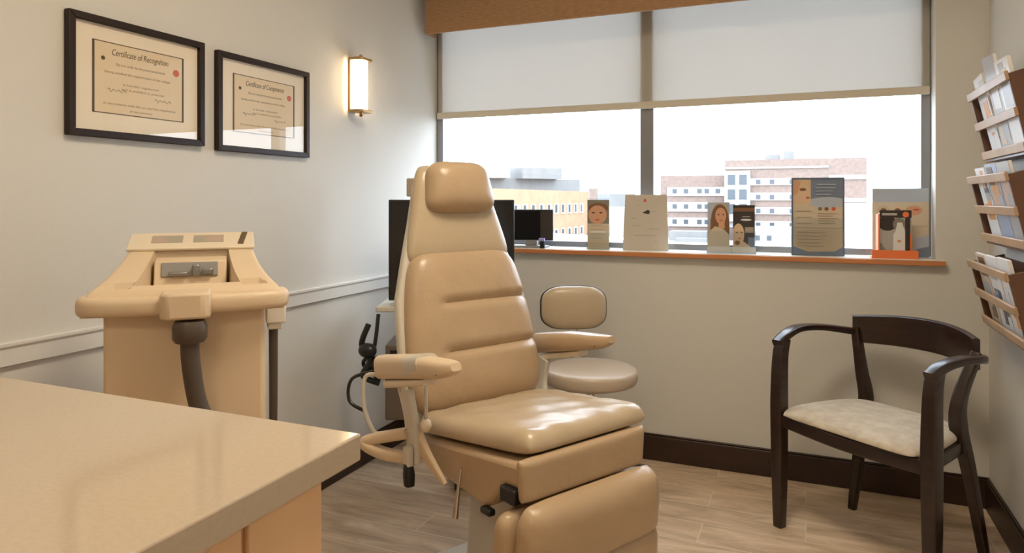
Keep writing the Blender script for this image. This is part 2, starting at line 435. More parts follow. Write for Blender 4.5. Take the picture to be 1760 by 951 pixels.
# cable loops behind the left armrest
MB().tube([(-.31, .12, .71), (-.335, .15, .70), (-.34, .145, .62), (-.33, .11, .56), (-.31, .09, .555)], .006).build('white_cord', M_SHELL, EC)
MB().tube([(-.30, .14, .715), (-.35, .20, .69), (-.36, .20, .63), (-.335, .16, .605)], .005).build('black_cord', M_BLK, EC)
MB().tube([(-.30, .02, .70), (-.29, .0, .62), (-.295, -.02, .56)], .006).build('beige_cord', M_BEI2, EC)

# ------------------------------------------------------------------ stool
ST = empty('swivel_stool', (-.816, 2.75, 0), 26, 'round beige swivel stool with padded backrest behind the exam chair', 'stool')
MB().at((0, 0, 0)).lathe([(0, .447), (.17, .447), (.184, .452), (.191, .462), (.192, .492), (.189, .502), (.18, .508), (.10, .512), (0, .513)], 48).build('seat', mat('stool_vinyl', (.52, .42, .32), .35, bump=.08, bscale=30), ST, smooth=50)
b = MB().at((-.045, .175, .728), (90, 0, 0)); b.pillow(.142, .186, .032, B=.25, p=3.2, q=3.2, corner=.30, cq=4, crown=.004); b.build('backrest', M_LEA2, ST, smooth=60)
b = MB().at((-.045, .184, .727), (90, 0, 0)); b.pillow(.147, .192, .014, B=1.2, p=4, q=4, corner=.30, cq=4); b.build('backrest_shell', M_BLK, ST, smooth=60)
MB().bar([(-.045, .195, .70), (-.04, .215, .60), (-.02, .20, .46), (0, .10, .430), (0, .0, .43)], .04, .008, up=(0, 1, .1)).build('back_bracket', M_STEEL, ST)
MB().lathe([(0, .10), (.03, .10), (.03, .25), (.018, .25), (.018, .43), (.05, .44), (.05, .447), (0, .447)], 24).build('gas_column', M_STEEL, ST)
for k in range(5):
    a = k*72+10; ca, sa = math.cos(R(a)), math.sin(R(a))
    lg = MB().bar([(0, 0, .10), (ca*.14, sa*.14, .092), (ca*.26, sa*.26, .07)], [.045, .03], [.03, .018]).build('leg', M_BLK, ST)
    MB().at((ca*.26, sa*.26, .026), (90, 0, a+40)).lathe([(0, -.012), (.022, -.012), (.026, -.006), (.026, .006), (.022, .012), (0, .012)], 20).build('caster', M_BLK, lg)

# ------------------------------------------------------------------ armchair
AC = empty('armchair', (.1285, 2.555, 0), -37.7, 'dark espresso wood armchair with cream fabric seat in the right corner', 'chair')
for sx in (-1, 1):
    x = .275*sx
    MB().bar([(x, .0, 0), (x, .0, .20), (x, -.002, .45), (x, .004, .62), (x, .022, .688)], [.034, .046, .050, .044, .040], [.034, .044, .048, .044, .040], up=(0, 1, 0), p=7).build('leg', M_ESP, AC, smooth=50)
    rl = [(-.235, .365, 0), (-.226, .392, .21), (-.215, .420, .41), (-.222, .402, .54), (-.243, .398, .70)] if sx < 0 else [(.238, .372, 0), (.222, .300, .32), (.212, .258, .47), (.216, .268, .57), (.236, .325, .70)]
    MB().bar(rl, [.026, .036, .042, .036, .030], [.026, .036, .050, .038, .026], up=(0, 1, 0), p=7).build('leg', M_ESP, AC, smooth=50)
    ar = [(-.275, -.012, .672), (-.284, .05, .700), (-.300, .14, .712), (-.298, .26, .705), (-.268, .36, .690), (-.238, .425, .678)] if sx < 0 else [(.275, -.012, .672), (.280, .04, .696), (.290, .11, .708), (.290, .20, .704), (.270, .28, .690), (.236, .350, .678)]
    MB().bar(ar, [.040, .044, .046, .046, .040, .026], [.030, .026, .024, .024, .026, .028], p=5).build('armrest', M_ESP, AC, smooth=50)
# curved crest
cr = MB(); n = 26; rings = []
for i in range(n+1):
    u = -1+2*i/n; x = -.012+.243*u; y = .362-.033*u+.125*(1-u*u); th = .011
    dx, dy = .243, -.033-.25*u; l = math.hypot(dx, dy); nx_, ny_ = -dy/l, dx/l
    zt = .746+.012*(1-u*u); zb = .640-.002*(1-u*u)
    rings.append([(x-nx_*th, y-ny_*th, zb+.004), (x-nx_*th, y-ny_*th, zt-.004), (x-nx_*th*.5, y-ny_*th*.5, zt), (x+nx_*th*.5, y+ny_*th*.5, zt), (x+nx_*th, y+ny_*th, zt-.004), (x+nx_*th, y+ny_*th, zb+.004), (x, y, zb)])
cr.rings(rings); cr.build('backrest', M_ESP, AC, smooth=50)
# seat rails and cushion
MB().bar([(-.26, -.005, .396), (0, -.022, .392), (.26, -.005, .396)], .024, .046, p=8).build('front_rail', M_ESP, AC)
for sx in (-1, 1):
    MB().bar([(.262*sx, .0, .398), (.206*sx, .31, .398)], .022, .042, p=8).build('side_rail', M_ESP, AC)
MB().bar([(-.215, .36, .398), (0, .365, .398), (.205, .28, .398)], .022, .042, p=8).build('rear_rail', M_ESP, AC)
b = MB().at((-.004, .160, .424)); b.pillow(lambda t: .238-.034*t-.012*t*t, .40, .032, B=.35, p=8, q=5, corner=.12, cq=5, crown=.010)
b.build('seat', M_CREAM, AC, smooth=60)

# ------------------------------------------------------------------ laser machine
LM = empty('laser_machine', (-1.2707, 1.1394, 0), 45, 'beige floor-standing medical laser console behind the counter', 'medical machine')
MB().box(-.165, .165, .0, .36, .08, .955).build('cabinet', M_BEI, LM, bevel=.012, seg=3)
MB().box(-.18, .18, -.01, .38, .03, .08).build('plinth', M_GREY, LM, bevel=.01)
# sculpted top as one closed height field
def hw(v):  # half width at depth v 0..1
    return .140 + .055*(1-v)**2.2 + .010*(1-v)**8
def topz(x, v):
    z = .998 + .108*min(1, v*1.06)**.92
    if v > .965: z -= .02*((v-.965)/.035)**2
    return z
def topcut(x, v):
    z = topz(x, v)
    if .09 < v < .64 and abs(x) < hw(v)*.56: 
        z = min(z, .982 + .02*(v-.2))
    if .06 < v < .12 and hw(v)*.60 < abs(x) < hw(v)-.03: z -= .012
    if v < .05: z -= .012*((.05-v)/.05)**2
    return z
b = MB(); NX, NY, D = 76, 60, .34; top = []; bot = []
for j in range(NY+1):
    v = j/NY
    for i in range(NX+1):
        x = hw(v)*(-1+2*i/NX); e = max(0, (abs(x)/hw(v)-.93)/.07)
        top.append((x, -.012+v*D, topcut(x, v)-.012*e*e)); bot.append((x, -.012+v*D, .948))
n1 = (NX+1)*(NY+1); fs = []
I = lambda i, j: j*(NX+1)+i
for j in range(NY):
    for i in range(NX):
        fs.append((I(i,j), I(i+1,j), I(i+1,j+1), I(i,j+1))); fs.append((n1+I(i,j), n1+I(i,j+1), n1+I(i+1,j+1), n1+I(i+1,j)))
for i in range(NX):
    fs.append((I(i,0), n1+I(i,0), n1+I(i+1,0), I(i+1,0))); fs.append((I(i,NY), I(i+1,NY), n1+I(i+1,NY), n1+I(i,NY)))
for j in range(NY):
    fs.append((I(0,j), I(0,j+1), n1+I(0,j+1), n1+I(0,j))); fs.append((I(NX,j), n1+I(NX,j), n1+I(NX,j+1), I(NX,j+1)))
b.add(top+bot, fs); b.build('console_top', M_BEI, LM, smooth=35)
MB().bar([(-.196, .03, .972), (-.180, -.014, .970), (0, -.032, .970), (.180, -.014, .970), (.196, .03, .972)], .036, .042, p=3).build('front_handle', M_BEI, LM, smooth=60)
MB().prism([(-.05, -.070), (-.035, -.085), (.035, -.085), (.05, -.070), (.050, .015), (-.050, .015)], .944, 1.000, 'z').build('hose_socket', M_BEI, LM, bevel=.006)
# panel plate on the upper slope
sl0 = math.atan2(topz(0, .93)-topz(0, .70), .23*D)
yy, zz = -.012+.80*D, topz(0, .80)
pl_ = MB().at((0, yy, zz+.004), (math.degrees(sl0), 0, 0)).box(-.146, .146, -.062, .050, -.004, .003).build('upper_panel', M_BEI2, LM, bevel=.002)
for xx in (-.048, .048):
    MB().at((xx-.012, yy, zz+.0055), (math.degrees(sl0), 0, 0)).box(-.036, .036, -.024, .026, 0, .0025).build('label_window', mat('pinkish_label', (.50, .35, .26), .4, col2=(.36, .32, .25), vscale=14), pl_)
MB().at((.118, yy, zz+.0055), (math.degrees(sl0), 0, -8)).box(-.007, .007, -.042, .044, 0, .0035).build('key_slot', mat('dark_brown_slot', (.12, .075, .03), .5), pl_)
# handpiece cradle in the bay
MB().prism([(.120, .984), (.148, 1.050), (.190, 1.058), (.190, .984)], -.080, .080, 'x').build('cradle', M_BEI, LM, bevel=.003)
c_ = MB().at((0, .141, 1.030), (-23, 0, 0)).box(-.064, .060, -.006, .008, -.018, .018).build('cradle_slot', M_GREY, LM, bevel=.002)
for bx in ((-.048, -.006, 1.018, 1.027), (.004, .020, 1.016, 1.044), (.026, .050, 1.020, 1.034)):
    MB().box(bx[0], bx[1], .118, .134, bx[2], bx[3]).build('handpiece', mat('grey_metal_bits', (.30, .29, .28), .35, .7), LM, bevel=.003)
MB().at((.008, -.060, .905)).lathe([(0, -.012), (.030, -.012), (.035, -.004), (.035, .022), (.030, .034), (0, .034)], 24).build('hose_collar', mat('brown_connector', (.085, .06, .045), .4), LM)
MB().tube([(.008, -.060, .90), (.010, -.062, .85), (.024, -.064, .76), (.055, -.070, .68), (.08, -.08, .55), (.06, -.05, .35), (.03, -.01, .25)], .019, n=16).build('hose', M_HOSE, LM)
sc_ = MB().box(.168, .214, .06, .11, .900, .950).box(.172, .206, .065, .105, .885, .90).build('side_socket', mat('white_connector', (.80, .74, .66), .4), LM, bevel=.004)
MB().tube([(.186, .085, .888), (.186, .085, .70), (.184, .085, .45), (.184, .12, .15)], [.011, .010, .009, .009], n=12).build('side_hose', M_HOSE, LM)
for xx in (-.13, .13):
    for y_ in (.04, .32):
        MB().at((xx, y_, .026), (0, 90, 0)).lathe([(0, -.012), (.02, -.012), (.026, -.006), (.026, .006), (.02, .012), (0, .012)], 20).build('caster', M_BLK, LM)

# ------------------------------------------------------------------ counter
cab = empty('base_cabinet', (-1.2, .2, 0), 0, 'honey maple base cabinet under the cream countertop', 'cabinet')
MB().box(-.648, .655, -1.0, .48, .10, .8635).build('body', M_OAK, cab, bevel=.002)
MB().box(-.648, .60, -1.0, .42, 0, .10).build('toe_kick', M_BLK, cab)
MB().box(.655, .662, .36, .48, .10, .8635).build('corner_stile', M_OAK, cab, bevel=.002)
MB().box(.655, .662, -.9, .352, .12, .8635).build('end_panel', M_OAK, cab, bevel=.003)
ct = MB().box(XL+.002, -.525, -.82, .742, .865, .900).build('countertop', M_QTZ, None, bevel=.003, seg=3)
tag(ct, 'cream quartz countertop with square corner in the left foreground', 'countertop')

# ------------------------------------------------------------------ framed certificates (left wall)
def frame(y0, y1, z0, z1, label, head, body):
    t = empty('picture_frame', (XL, (y0+y1)/2, (z0+z1)/2), 90, label, 'framed certificate', 'framed certificates on the left wall')
    # local x = +Y world, local y = -X (into wall), z up ; front is -y
    W_, H_ = (y1-y0)/2, (z1-z0)/2; f = .020; d = .022
    b = MB().prism([(-W_, -H_), (W_, -H_), (W_-f, -H_+f), (-W_+f, -H_+f)], -d, -.001).prism([(-W_, H_), (W_, H_), (W_-f, H_-f), (-W_+f, H_-f)], -d, -.001)
    b.prism([(-W_, -H_), (-W_, H_), (-W_+f, H_-f), (-W_+f, -H_+f)], -d, -.001).prism([(W_, -H_), (W_, H_), (W_-f, H_-f), (W_-f, -H_+f)], -d, -.001)
    b.build('frame_moulding', M_FRM, t, bevel=.002)
    MB().box(-W_+f, W_-f, -.008, -.002, -H_+f, H_-f).build('mat_board', M_MATB, t)
    cw, chh = W_*.665, H_*.60; co = .003
    c = MB().box(-cw, cw, -.0088, -.008, -chh+co, chh+co).build('certificate', M_CERT, t)
    bl = .0024; b = MB()
    for (a0, a1, c0, c1) in ((-cw, cw, chh-bl, chh), (-cw, cw, -chh, -chh+bl), (-cw, -cw+bl, -chh, chh), (cw-bl, cw, -chh, chh)):
        b.box(a0-.002, a1+.002, -.0094, -.0088, c0+co, c1+co)
    b.build('border', M_INK, c)
    text_mesh('heading', head, .026, M_INK, c, (0, -.009, chh*.76), (R(90), 0, 0), shear=.25, width=cw*1.25)
    for k, (txt, z, s_, x_, ww) in enumerate(body):
        text_mesh('text_line', txt, s_, M_INKL, c, (x_*cw, -.009, z*chh), (R(90), 0, 0), shear=.2, width=ww*cw*2)
    for x_ in (-.52, .50):
        MB().tube([(x_*cw-.03+.006*i, -.0092, chh*(-.30 if x_ < 0 else -.42)+.004*math.sin(i*2.3)*(1+.5*math.sin(i))) for i in range(11)], .0006, n=5, sub=4).build('signature', M_INK, c)
    MB().at((cw*.82, -.009, chh*.52), (90, 0, 0)).lathe([(0, 0), (.011, 0), (.011, .0012), (0, .0012)], 14).build('seal', M_SEAL, c)
    MB().at((-cw*.80, -.009, chh*.56), (90, 0, 0)).lathe([(0, 0), (.006, 0), (.006, .0008), (0, .0008)], 12).build('crest', M_INK, c)
    MB().box(-W_+f, W_-f, -.0135, -.0125, -H_+f, H_-f).build('glass', M_PGLASS, t)
BODY = [('This is to certify that the person named herein', .44, .011, 0, .55), ('having satisfied the requirements of the college', .20, .010, -.05, .72),
        ('is hereby registered', -.10, .010, 0, .40), ('and is entitled to practise', -.24, .010, .05, .48), ('in accordance with the act and the regulations', -.68, .010, 0, .80), ('of this province', -.84, .009, 0, .25)]
frame(1.2515, 1.711, 1.3755, 1.7175, 'dark-framed certificate on the left wall, the one farther from the window and sconce', 'Certificate of Recognition', BODY)
frame(1.7675, 2.236, 1.3665, 1.708, 'dark-framed certificate between the other certificate and the wall sconce, reflecting the window', 'Certificate of Competence', BODY)

# ------------------------------------------------------------------ wall sconce
SN = empty('wall_sconce', (XL, 2.542, 1.70), 90, 'lit brass wall sconce with white glass shade beside the certificates', 'wall lamp')
MB().box(-.030, .030, -.018, -.001, -.115, .115).build('back_plate', M_BRASS, SN, bevel=.003)
for z in (-1, 1):
    MB().prism([(-.050, -.018), (.050, -.018), (.050, -.060), (.035, -.085), (-.035, -.085), (-.050, -.060)], z*.113-.006, z*.113+.006, 'z').build('end_cap', M_BRASS, SN, bevel=.002)
    MB().at((0, -.05, z*.119)).lathe([(0, 0), (.008, 0), (.006, z*.008), (.009, z*.014), (0, z*.020)], 14).build('finial', M_BRASS, SN)
for x in (-.049, .049):
    MB().box(x-.002, x+.002, -.030, -.018, -.107, .107).build('side_rod', M_BRASS, SN)
MB().rings([[(.044*math.sin(a), -.022-.055*max(0, math.cos(a)), z) for a in [(-90+i*15)*PI/180 for i in range(13)]] for z in (-.107, .107)]).build('glass_shade', mat('lit_opal_glass', (.95, .9, .8), .4, emit=(1, .80, .56), estr=15), SN)

# ------------------------------------------------------------------ magazine racks on the right wall
def magazine(parent_loc, x, y0, y1, zb, h, tilt, cols, label, group):
    pass
MC = [mat('print_%s' % n, c, .35) for n, c in (('white', (.75, .74, .72)), ('slate', (.10, .11, .13)), ('blue', (.35, .42, .55)), ('orange', (.72, .36, .14)), ('sand', (.62, .50, .36)), ('rose', (.62, .42, .34)), ('grey', (.42, .42, .42)), ('brown', (.16, .10, .06)))]
MAGL = ['beige-covered', 'pale blue-covered', 'dark-covered', 'white-covered', 'grey-covered', 'orange-covered']
def rack(zt, zb, label, lay):
    # pocket rack: tilted front of slats, wood sides, rests on the wall; local x runs along the wall (-Y world), y -> out of the wall (-X)
    t = empty('magazine_rack', (XR, 2.97, zb), -90, label, 'magazine rack', 'slatted wooden magazine racks on the right wall')
    # local: x = toward camera, y = into wall (+), front = -y
    L_, h = .50, zt-zb
    yo_t, yo_b = -.105, -.055
    side = [(-.001, 0), (yo_b, 0), (yo_t, h), (-.001, h+.03)]
    for x in (0, L_):
        MB().prism([(p[0], p[1]) for p in side], x-.006, x+.006, 'x').build('side_panel', M_WALN, t, bevel=.002)
    MB().box(0, L_, -.008, -.001, 0, h+.02).build('back_panel', M_WALN, t)
    MB().box(0, L_, yo_b, -.001, -.012, 0).build('bottom_board', M_WALN, t, bevel=.002)
    for k in (0.05, .50, .97):
        yy = yo_b+(yo_t-yo_b)*k; z = h*k
        MB().at((0, yy-.004, z), (math.degrees(math.atan2(yo_b-yo_t, h)), 0, 0)).box(-.012, L_+.012, -.005, .005, -.014, .014).build('slat', M_SLAT, t, bevel=.002)
    # magazines: thin bound blocks leaning in the pocket
    x = .034
    for q, (wd, hh, ci, zoff, rot, desc) in enumerate(lay):
        tt = math.degrees(math.atan2(yo_b-yo_t, h))
        mo = empty('magazine', (0, 0, 0), 0, desc, 'magazine', 'magazines in the wall racks')
        mo.matrix_world = Matrix.Translation((XR, 2.97, zb)) @ Matrix.Rotation(R(-90), 4, 'Z') @ Matrix.Translation((x+wd/2, yo_b+.014, zoff+.006)) @ Matrix.Rotation(R(tt), 4, 'X') @ Matrix.Rotation(R(rot), 4, 'Y')
        MB().box(-wd/2, wd/2, .0006, .010, 0, hh).build('pages', M_PAP, mo)
        cv = MB(); cv.mi = 0; cv.box(-wd/2, wd/2, -.0004, .0006, 0, hh)
        rr = random.Random(q*7+int(zt*100))
        for s_ in range(6):
            cv.mi = 1+rr.randrange(3)
            a0 = -wd/2+rr.uniform(.01, wd*.5); a1 = min(wd/2-.008, a0+rr.uniform(.03, .09)); b0 = rr.uniform(.02, hh*.75); b1 = min(hh-.01, b0+rr.uniform(.02, .09))
            cv.box(a0, a1, -.0010-s_*.0001, -.0004, b0, b1)
        pal = [MC[ci], MC[rr.choice((1, 6, 7))], MC[rr.choice((4, 3, 5))], MC[rr.choice((0, 2, 6))]]
        cv.build('cover', pal, mo)
        x += wd+.010
    return t
rack(1.575, 1.345, 'top slatted magazine rack, overflowing with tilted magazines, on the right wall',
     [(.130, .275, 0, .012, -4, 'white magazine at the window end of the top rack'), (.140, .315, 6, .012, 3, 'grey magazine in the middle of the top rack'), (.145, .29, 0, .0, 2, 'white magazine at the near end of the top rack')])
rack(1.275, 1.055, 'middle slatted magazine rack on the right wall',
     [(.135, .255, 0, .0, 0, 'white magazine at the window end of the middle rack'), (.145, .262, 2, .0, 1, 'blue-grey magazine in the middle of the middle rack'), (.145, .262, 6, .0, 0, 'grey magazine at the near end of the middle rack')])
rack(.975, .760, 'lowest slatted magazine rack on the right wall above the armchair',
     [(.135, .250, 4, .0, 0, 'sand coloured magazine at the window end of the lowest rack'), (.145, .252, 0, .0, 0, 'white magazine in the middle of the lowest rack'), (.145, .256, 0, .0, 0, 'white magazine at the near end of the lowest rack')])

# ------------------------------------------------------------------ displays on the sill
P = lambda n, c, r=.5: mat('ink_'+n, c, r)
SKIN = P('skin', (.62, .33, .19)); SKIN2 = P('pale_skin', (.66, .46, .29)); HAIR = P('brown_hair', (.20, .09, .04)); HAIRD = P('dark_hair', (.06, .04, .03)); LIP = P('lip', (.5, .12, .08))
CREAMP = P('cream', (.60, .50, .36)); SANDP = P('sand', (.54, .42, .28)); GRYP = P('grey', (.42, .40, .36)); BLUEP = P('dusk_blue', (.17, .21, .28)); BLUEL = P('pale_blue', (.42, .46, .52)); DRK = P('dark', (.035, .025, .02)); ORG = P('orange', (.85, .20, .055)); WHT = P('white', (.74, .72, .68)); TXT = P('text_grey', (.38, .31, .23)); OLV = P('olive', (.22, .20, .15)); REDP = P('red', (.6, .10, .05))
def printed(name, parent, w, h, base, shapes, y=0, th=.001, m0=None):
    """flat printed card: shapes = (kind, material, ...), in card units 0..1 from lower left"""
    ms = [base]; b = MB(); b.mi = 0; b.box(-w/2, w/2, y, y+th, 0, h); k = 0
    for s_ in shapes:
        if s_[1] not in ms: ms.append(s_[1])
        b.mi = ms.index(s_[1]); k += 1; yy = y-.00018*k
        if s_[0] == 'r':
            _, _, a, c, e, f = s_; pts = [(a, c), (e, c), (e, f), (a, f)]
        elif s_[0] == 'e':
            _, _, a, c, rx, rz = s_; pts = [(a+rx*math.cos(2*PI*i/24), c+rz*math.sin(2*PI*i/24)) for i in range(24)]
        else: pts = s_[2]
        b.prism([((max(0, min(1, p[0]))-.5)*w, max(0, min(1, p[1]))*h) for p in pts], yy, y+th*.5)
    b.m = b.m
    if len(ms) == 1: ms = [base]
    return b.build(name, ms, parent, smooth=0)
def lines(m, x0, x1, z0, z1, n, seed=1):
    r = random.Random(seed); o = []
    for i in range(n):
        z = z0+(z1-z0)*i/max(1, n-1); o.append(('r', m, x0+r.uniform(0, .04), z, x1-r.uniform(0, (x1-x0)*.3), z+.010))
    return o
SZ = .960
def face(cx, cz, rx, rz, skin, hair):
    return [('e', hair, cx, cz+rz*.25, rx*1.35, rz*1.25), ('e', skin, cx, cz, rx, rz), ('e', HAIRD, cx-rx*.4, cz+rz*.15, rx*.17, rz*.07), ('e', HAIRD, cx+rx*.4, cz+rz*.15, rx*.17, rz*.07), ('e', LIP, cx, cz-rz*.48, rx*.25, rz*.08), ('p', TXT, [(cx-.01, cz+rz*.05), (cx+rx*.12, cz-rz*.2), (cx-rx*.1, cz-rz*.2)])]
def holder(x, y, rz, w, h, name, label, cat, tilt=-6, acrylic=True, depth=.03):
    t = empty(name, (x, y, SZ), rz, label, cat, 'brochure displays on the window sill')
    return t
# 1 narrow brochure
t = holder(-.918, 3.222, 12, 0, 0, 'brochure_stand', 'narrow brochure stand with a close-up face, leftmost on the window sill', 'brochure stand')
MB().box(-.056, .056, .004, .007, .0, .246).box(-.056, .056, -.018, .004, 0, .003).box(-.056, .056, -.020, -.018, 0, .08).box(-.056, .056, .03, .032, 0, .12).box(-.056, .056, .007, .032, 0, .003).build('acrylic_holder', M_ACR, t)
printed('brochure', t, .104, .238, CREAMP, [('r', OLV, 0, .52, 1, 1), ('e', HAIR, .5, .84, .46, .10), ('e', SKIN, .47, .70, .42, .19), ('e', HAIRD, .28, .74, .07, .015), ('e', HAIRD, .62, .74, .07, .015), ('e', LIP, .46, .60, .11, .016), ('r', CREAMP, 0, .0, 1, .52), ('r', WHT, .15, .34, .85, .37), ('r', SKIN2, 0, .17, 1, .19), ('r', SANDP, 0, 0, 1, .14)]+lines(TXT, .15, .85, .22, .48, 4), y=.001)
# 2 white panel
t = holder(-.695, 3.235, 8, 0, 0, 'brochure_stand', 'pale sign panel with small red and dark marks, second from the left on the sill', 'sign')
tt = MB(); tt.prism([(-.104, 0), (.108, 0), (.100, .262), (-.092, .262)], .0, .004)
p2 = tt.build('panel', mat('glossy_cream_panel', (.56, .50, .41), .12), t); 
MB().prism([(0.004, 0), (.055, 0), (.004, .20)], -.03, -.024, 'x').prism([(0.004, 0), (.055, 0), (.004, .20)], .024, .03, 'x').build('easel_back', M_PAP, t)
MB().box(-.006, .006, -.0005, 0, .228, .242).build('red_mark', REDP, t)
MB().prism([(-.012, .178), (.004, .186), (.014, .192), (.022, .184), (.020, .172), (.006, .172)], -.0005, 0).build('dark_mark', DRK, t)
for z, x0, x1 in ((.21, -.03, -.022), (.183, .03, .05), (.15, -.065, -.04), (.10, .02, .07), (.115, -.06, -.02), (.04, .04, .06), (.07, -.05, .05)):
    MB().box(x0, x1, -.0005, 0, z, z+.003).build('text_line', TXT, t, smooth=0)
# 3 double pocket
t = holder(-.308, 3.235, 6, 0, 0, 'brochure_stand', 'clear double stand with two women portrait brochures side by side', 'brochure stand')
MB().box(-.105, .105, .008, .011, 0, .243).box(-.105, .105, -.030, .008, 0, .004).box(-.105, .105, -.032, -.029, 0, .10).box(-.002, .002, -.03, .008, 0, .10).box(-.105, -.102, -.03, .03, 0, .1).box(.102, .105, -.03, .03, 0, .1).box(-.105, .105, .011, .04, 0, .003).build('acrylic_holder', M_ACR, t)
MB().box(-.104, .104, -.026, -.024, .004, .03).build('white_strip', M_PAP, t)
w1 = printed('brochure', t, .094, .215, GRYP, [('r', BLUEL, 0, .5, .3, 1), ('e', HAIR, .56, .66, .40, .30), ('p', HAIR, [(.14, .66), (.98, .66), (1, .34), (.86, .30), (.30, .34), (.12, .40)]), ('e', SKIN, .60, .72, .25, .17), ('r', SKIN, .50, .45, .78, .62), ('p', CREAMP, [(0, 0), (1, 0), (.96, .34), (.78, .42), (.56, .47), (.34, .50), (.10, .40), (0, .28)]), ('e', HAIRD, .50, .745, .05, .012), ('e', HAIRD, .72, .745, .05, .012), ('e', LIP, .62, .625, .08, .013)], y=0)
w1.location = (-.054, -.004, .012)
w2 = printed('brochure', t, .092, .205, DRK, [('r', HAIR, 0, .86, 1, .94), ('e', WHT, .60, .68, .25, .022), ('r', GRYP, .42, .74, .8, .755), ('r', TXT, .55, .40, .95, .52), ('r', BLUEP, .7, .05, 1, .30), ('e', SKIN2, .25, .36, .27, .24), ('p', SKIN2, [(0, 0), (.9, 0), (.75, .12), (.45, .22), (0, .3)]), ('e', HAIRD, .18, .40, .06, .012), ('e', HAIRD, .40, .40, .05, .012), ('e', HAIR, .20, .18, .12, .05), ('e', LIP, .30, .27, .07, .014)], y=0)
w2.location = (.054, -.004, .010)
# 4 large blue poster stand
t = holder(.046, 3.232, 4, 0, 0, 'brochure_stand', 'tall blue-edged poster stand, the tallest display on the sill', 'sign')
MB().box(-.104, .104, .003, .006, 0, .333).box(-.104, .104, -.020, .003, 0, .003).box(-.104, .104, -.022, -.019, 0, .16).box(-.104, .104, .006, .05, 0, .003).build('acrylic_holder', M_ACR, t)
MB().box(-.104, -.097, -.003, .003, 0, .333).box(.097, .104, -.003, .003, 0, .333).box(-.097, .097, -.003, .003, .325, .333).build('edge_frame', mat('blue_grey_edge', (.10, .14, .22), .4), t)
printed('poster', t, .194, .325, CREAMP, [('r', BLUEP, .36, .68, 1, 1), ('e', BLUEL, .7, .70, .42, .07), ('p', SKIN2, [(0, .68), (.36, .68), (.36, 1), (0, 1)]), ('p', SKIN, [(0, .78), (.10, .82), (.16, .98), (0, 1)]), ('e', HAIR, .20, .87, .07, .02), ('e', LIP, .30, .76, .04, .015), ('e', OLV, .55, .615, .042, .024), ('e', HAIR, .68, .615, .042, .024), ('e', REDP, .82, .615, .042, .024), ('r', TXT, .0, .36, 1, .368), ('r', SANDP, 0, 0, 1, .34), ('p', BLUEP, [(0, 0), (1, 0), (1, .12), (.85, .06), (.3, .05), (0, .12)])]+lines(TXT, .50, .92, .42, .55, 5, 3)+lines(TXT, .05, .40, .42, .58, 3, 4)+lines(TXT, .05, .8, .12, .30, 5, 5)+lines(BLUEL, .45, .9, .80, .93, 4, 8), y=-.001)
# 5 pale back card with thin faces
t = holder(.362, 3.285, 4, 0, 0, 'brochure_stand', 'wide pale grey display card behind the orange box at the right end of the sill', 'sign')
MB().box(-.106, .106, .003, .006, 0, .290).box(-.106, .106, .003, .022, 0, .003).build('acrylic_holder', M_ACR, t)
printed('poster', t, .208, .286, CREAMP, [('r', BLUEL, 0, .80, 1, 1), ('e', SANDP, .20, .68, .12, .07), ('e', SKIN2, .45, .68, .12, .07), ('e', SKIN, .74, .68, .15, .07), ('e', HAIR, .2, .69, .05, .02), ('e', HAIR, .45, .69, .05, .02), ('e', REDP, .78, .69, .06, .015), ('r', TXT, .78, .45, .98, .455), ('p', BLUEL, [(.76, .0), (1, 0), (1, .34), (.88, .30), (.76, .28)]), ('p', BLUEP, [(.78, .0), (1, 0), (1, .16), (.78, .12)])], y=.001)
# 6 orange countertop display
t = holder(.333, 3.215, 4, 0, 0, 'brochure_stand', 'bright orange cardboard display holding leaflets at the right end of the sill', 'brochure stand')
MB().box(-.088, .080, -.034, -.030, 0, .034).box(-.088, .080, -.030, .03, 0, .004).box(-.064, -.058, -.03, .03, .004, .18).box(.052, .056, -.03, .03, .004, .10).build('cardboard_tray', ORG, t)
printed('leaflet', t, .116, .190, GRYP, [('r', DRK, 0, .84, 1, 1), ('r', GRYP, .08, .89, .55, .94), ('e', ORG, .82, .91, .10, .06), ('e', DRK, .25, .72, .30, .16), ('e', OLV, .62, .70, .2, .14), ('p', OLV, [(0, .05), (.4, 0), (.2, .14), (.06, .3), (0, .3)]), ('r', DRK, .80, 0, .96, .84), ('p', WHT, [(.42, 0), (.80, 0), (.80, .55), (.70, .74), (.56, .74), (.50, .55), (.44, .48)]), ('e', SKIN, .62, .34, .07, .03)], y=-.02).location = (0, 0, .006)
MB().box(-.056, .050, -.018, .012, .006, .185).build('leaflet_stack', M_PAP, t)

# ------------------------------------------------------------------ computer things at the back left
MN = empty('monitor', (-1.365, 2.57, .764), 23, 'large black monitor facing the room behind the exam chair', 'monitor')
MB().box(-.265, .262, .0, .035, .012, .435).build('housing', M_BLK, MN, bevel=.004)
MB().box(-.255, .252, -.0015, .002, .03, .425).build('screen', M_SCR, MN)
MB().box(-.04, .04, .035, .06, .02, .3).box(-.12, .12, -.04, .14, 0, .012).build('stand', M_BLK, MN, bevel=.003)
MB().box(-.190, -.02, .0, .06, .448, .525).build('camera_bar', mat('tan_plastic_box', (.42, .34, .25), .5), MN, bevel=.005)
MB().at((-.160, .02, .432)).lathe([(0, 0), (.010, 0), (.010, .018), (0, .018)], 14).build('bar_foot', M_BLK, MN)
CT = empty('equipment_cart', (-1.365, 2.57, 0), 23, 'small equipment cart with grey tray under the black monitor', 'cart')
MB().box(-.300, .22, -.10, .22, .744, .764).build('tray', M_SHELL, CT, bevel=.004)
MB().box(.03, .09, .05, .11, .10, .744).build('column', M_GREY, CT, bevel=.004)
MB().box(.0, .24, -.08, .20, .08, .105).build('base', M_GREY, CT, bevel=.004)
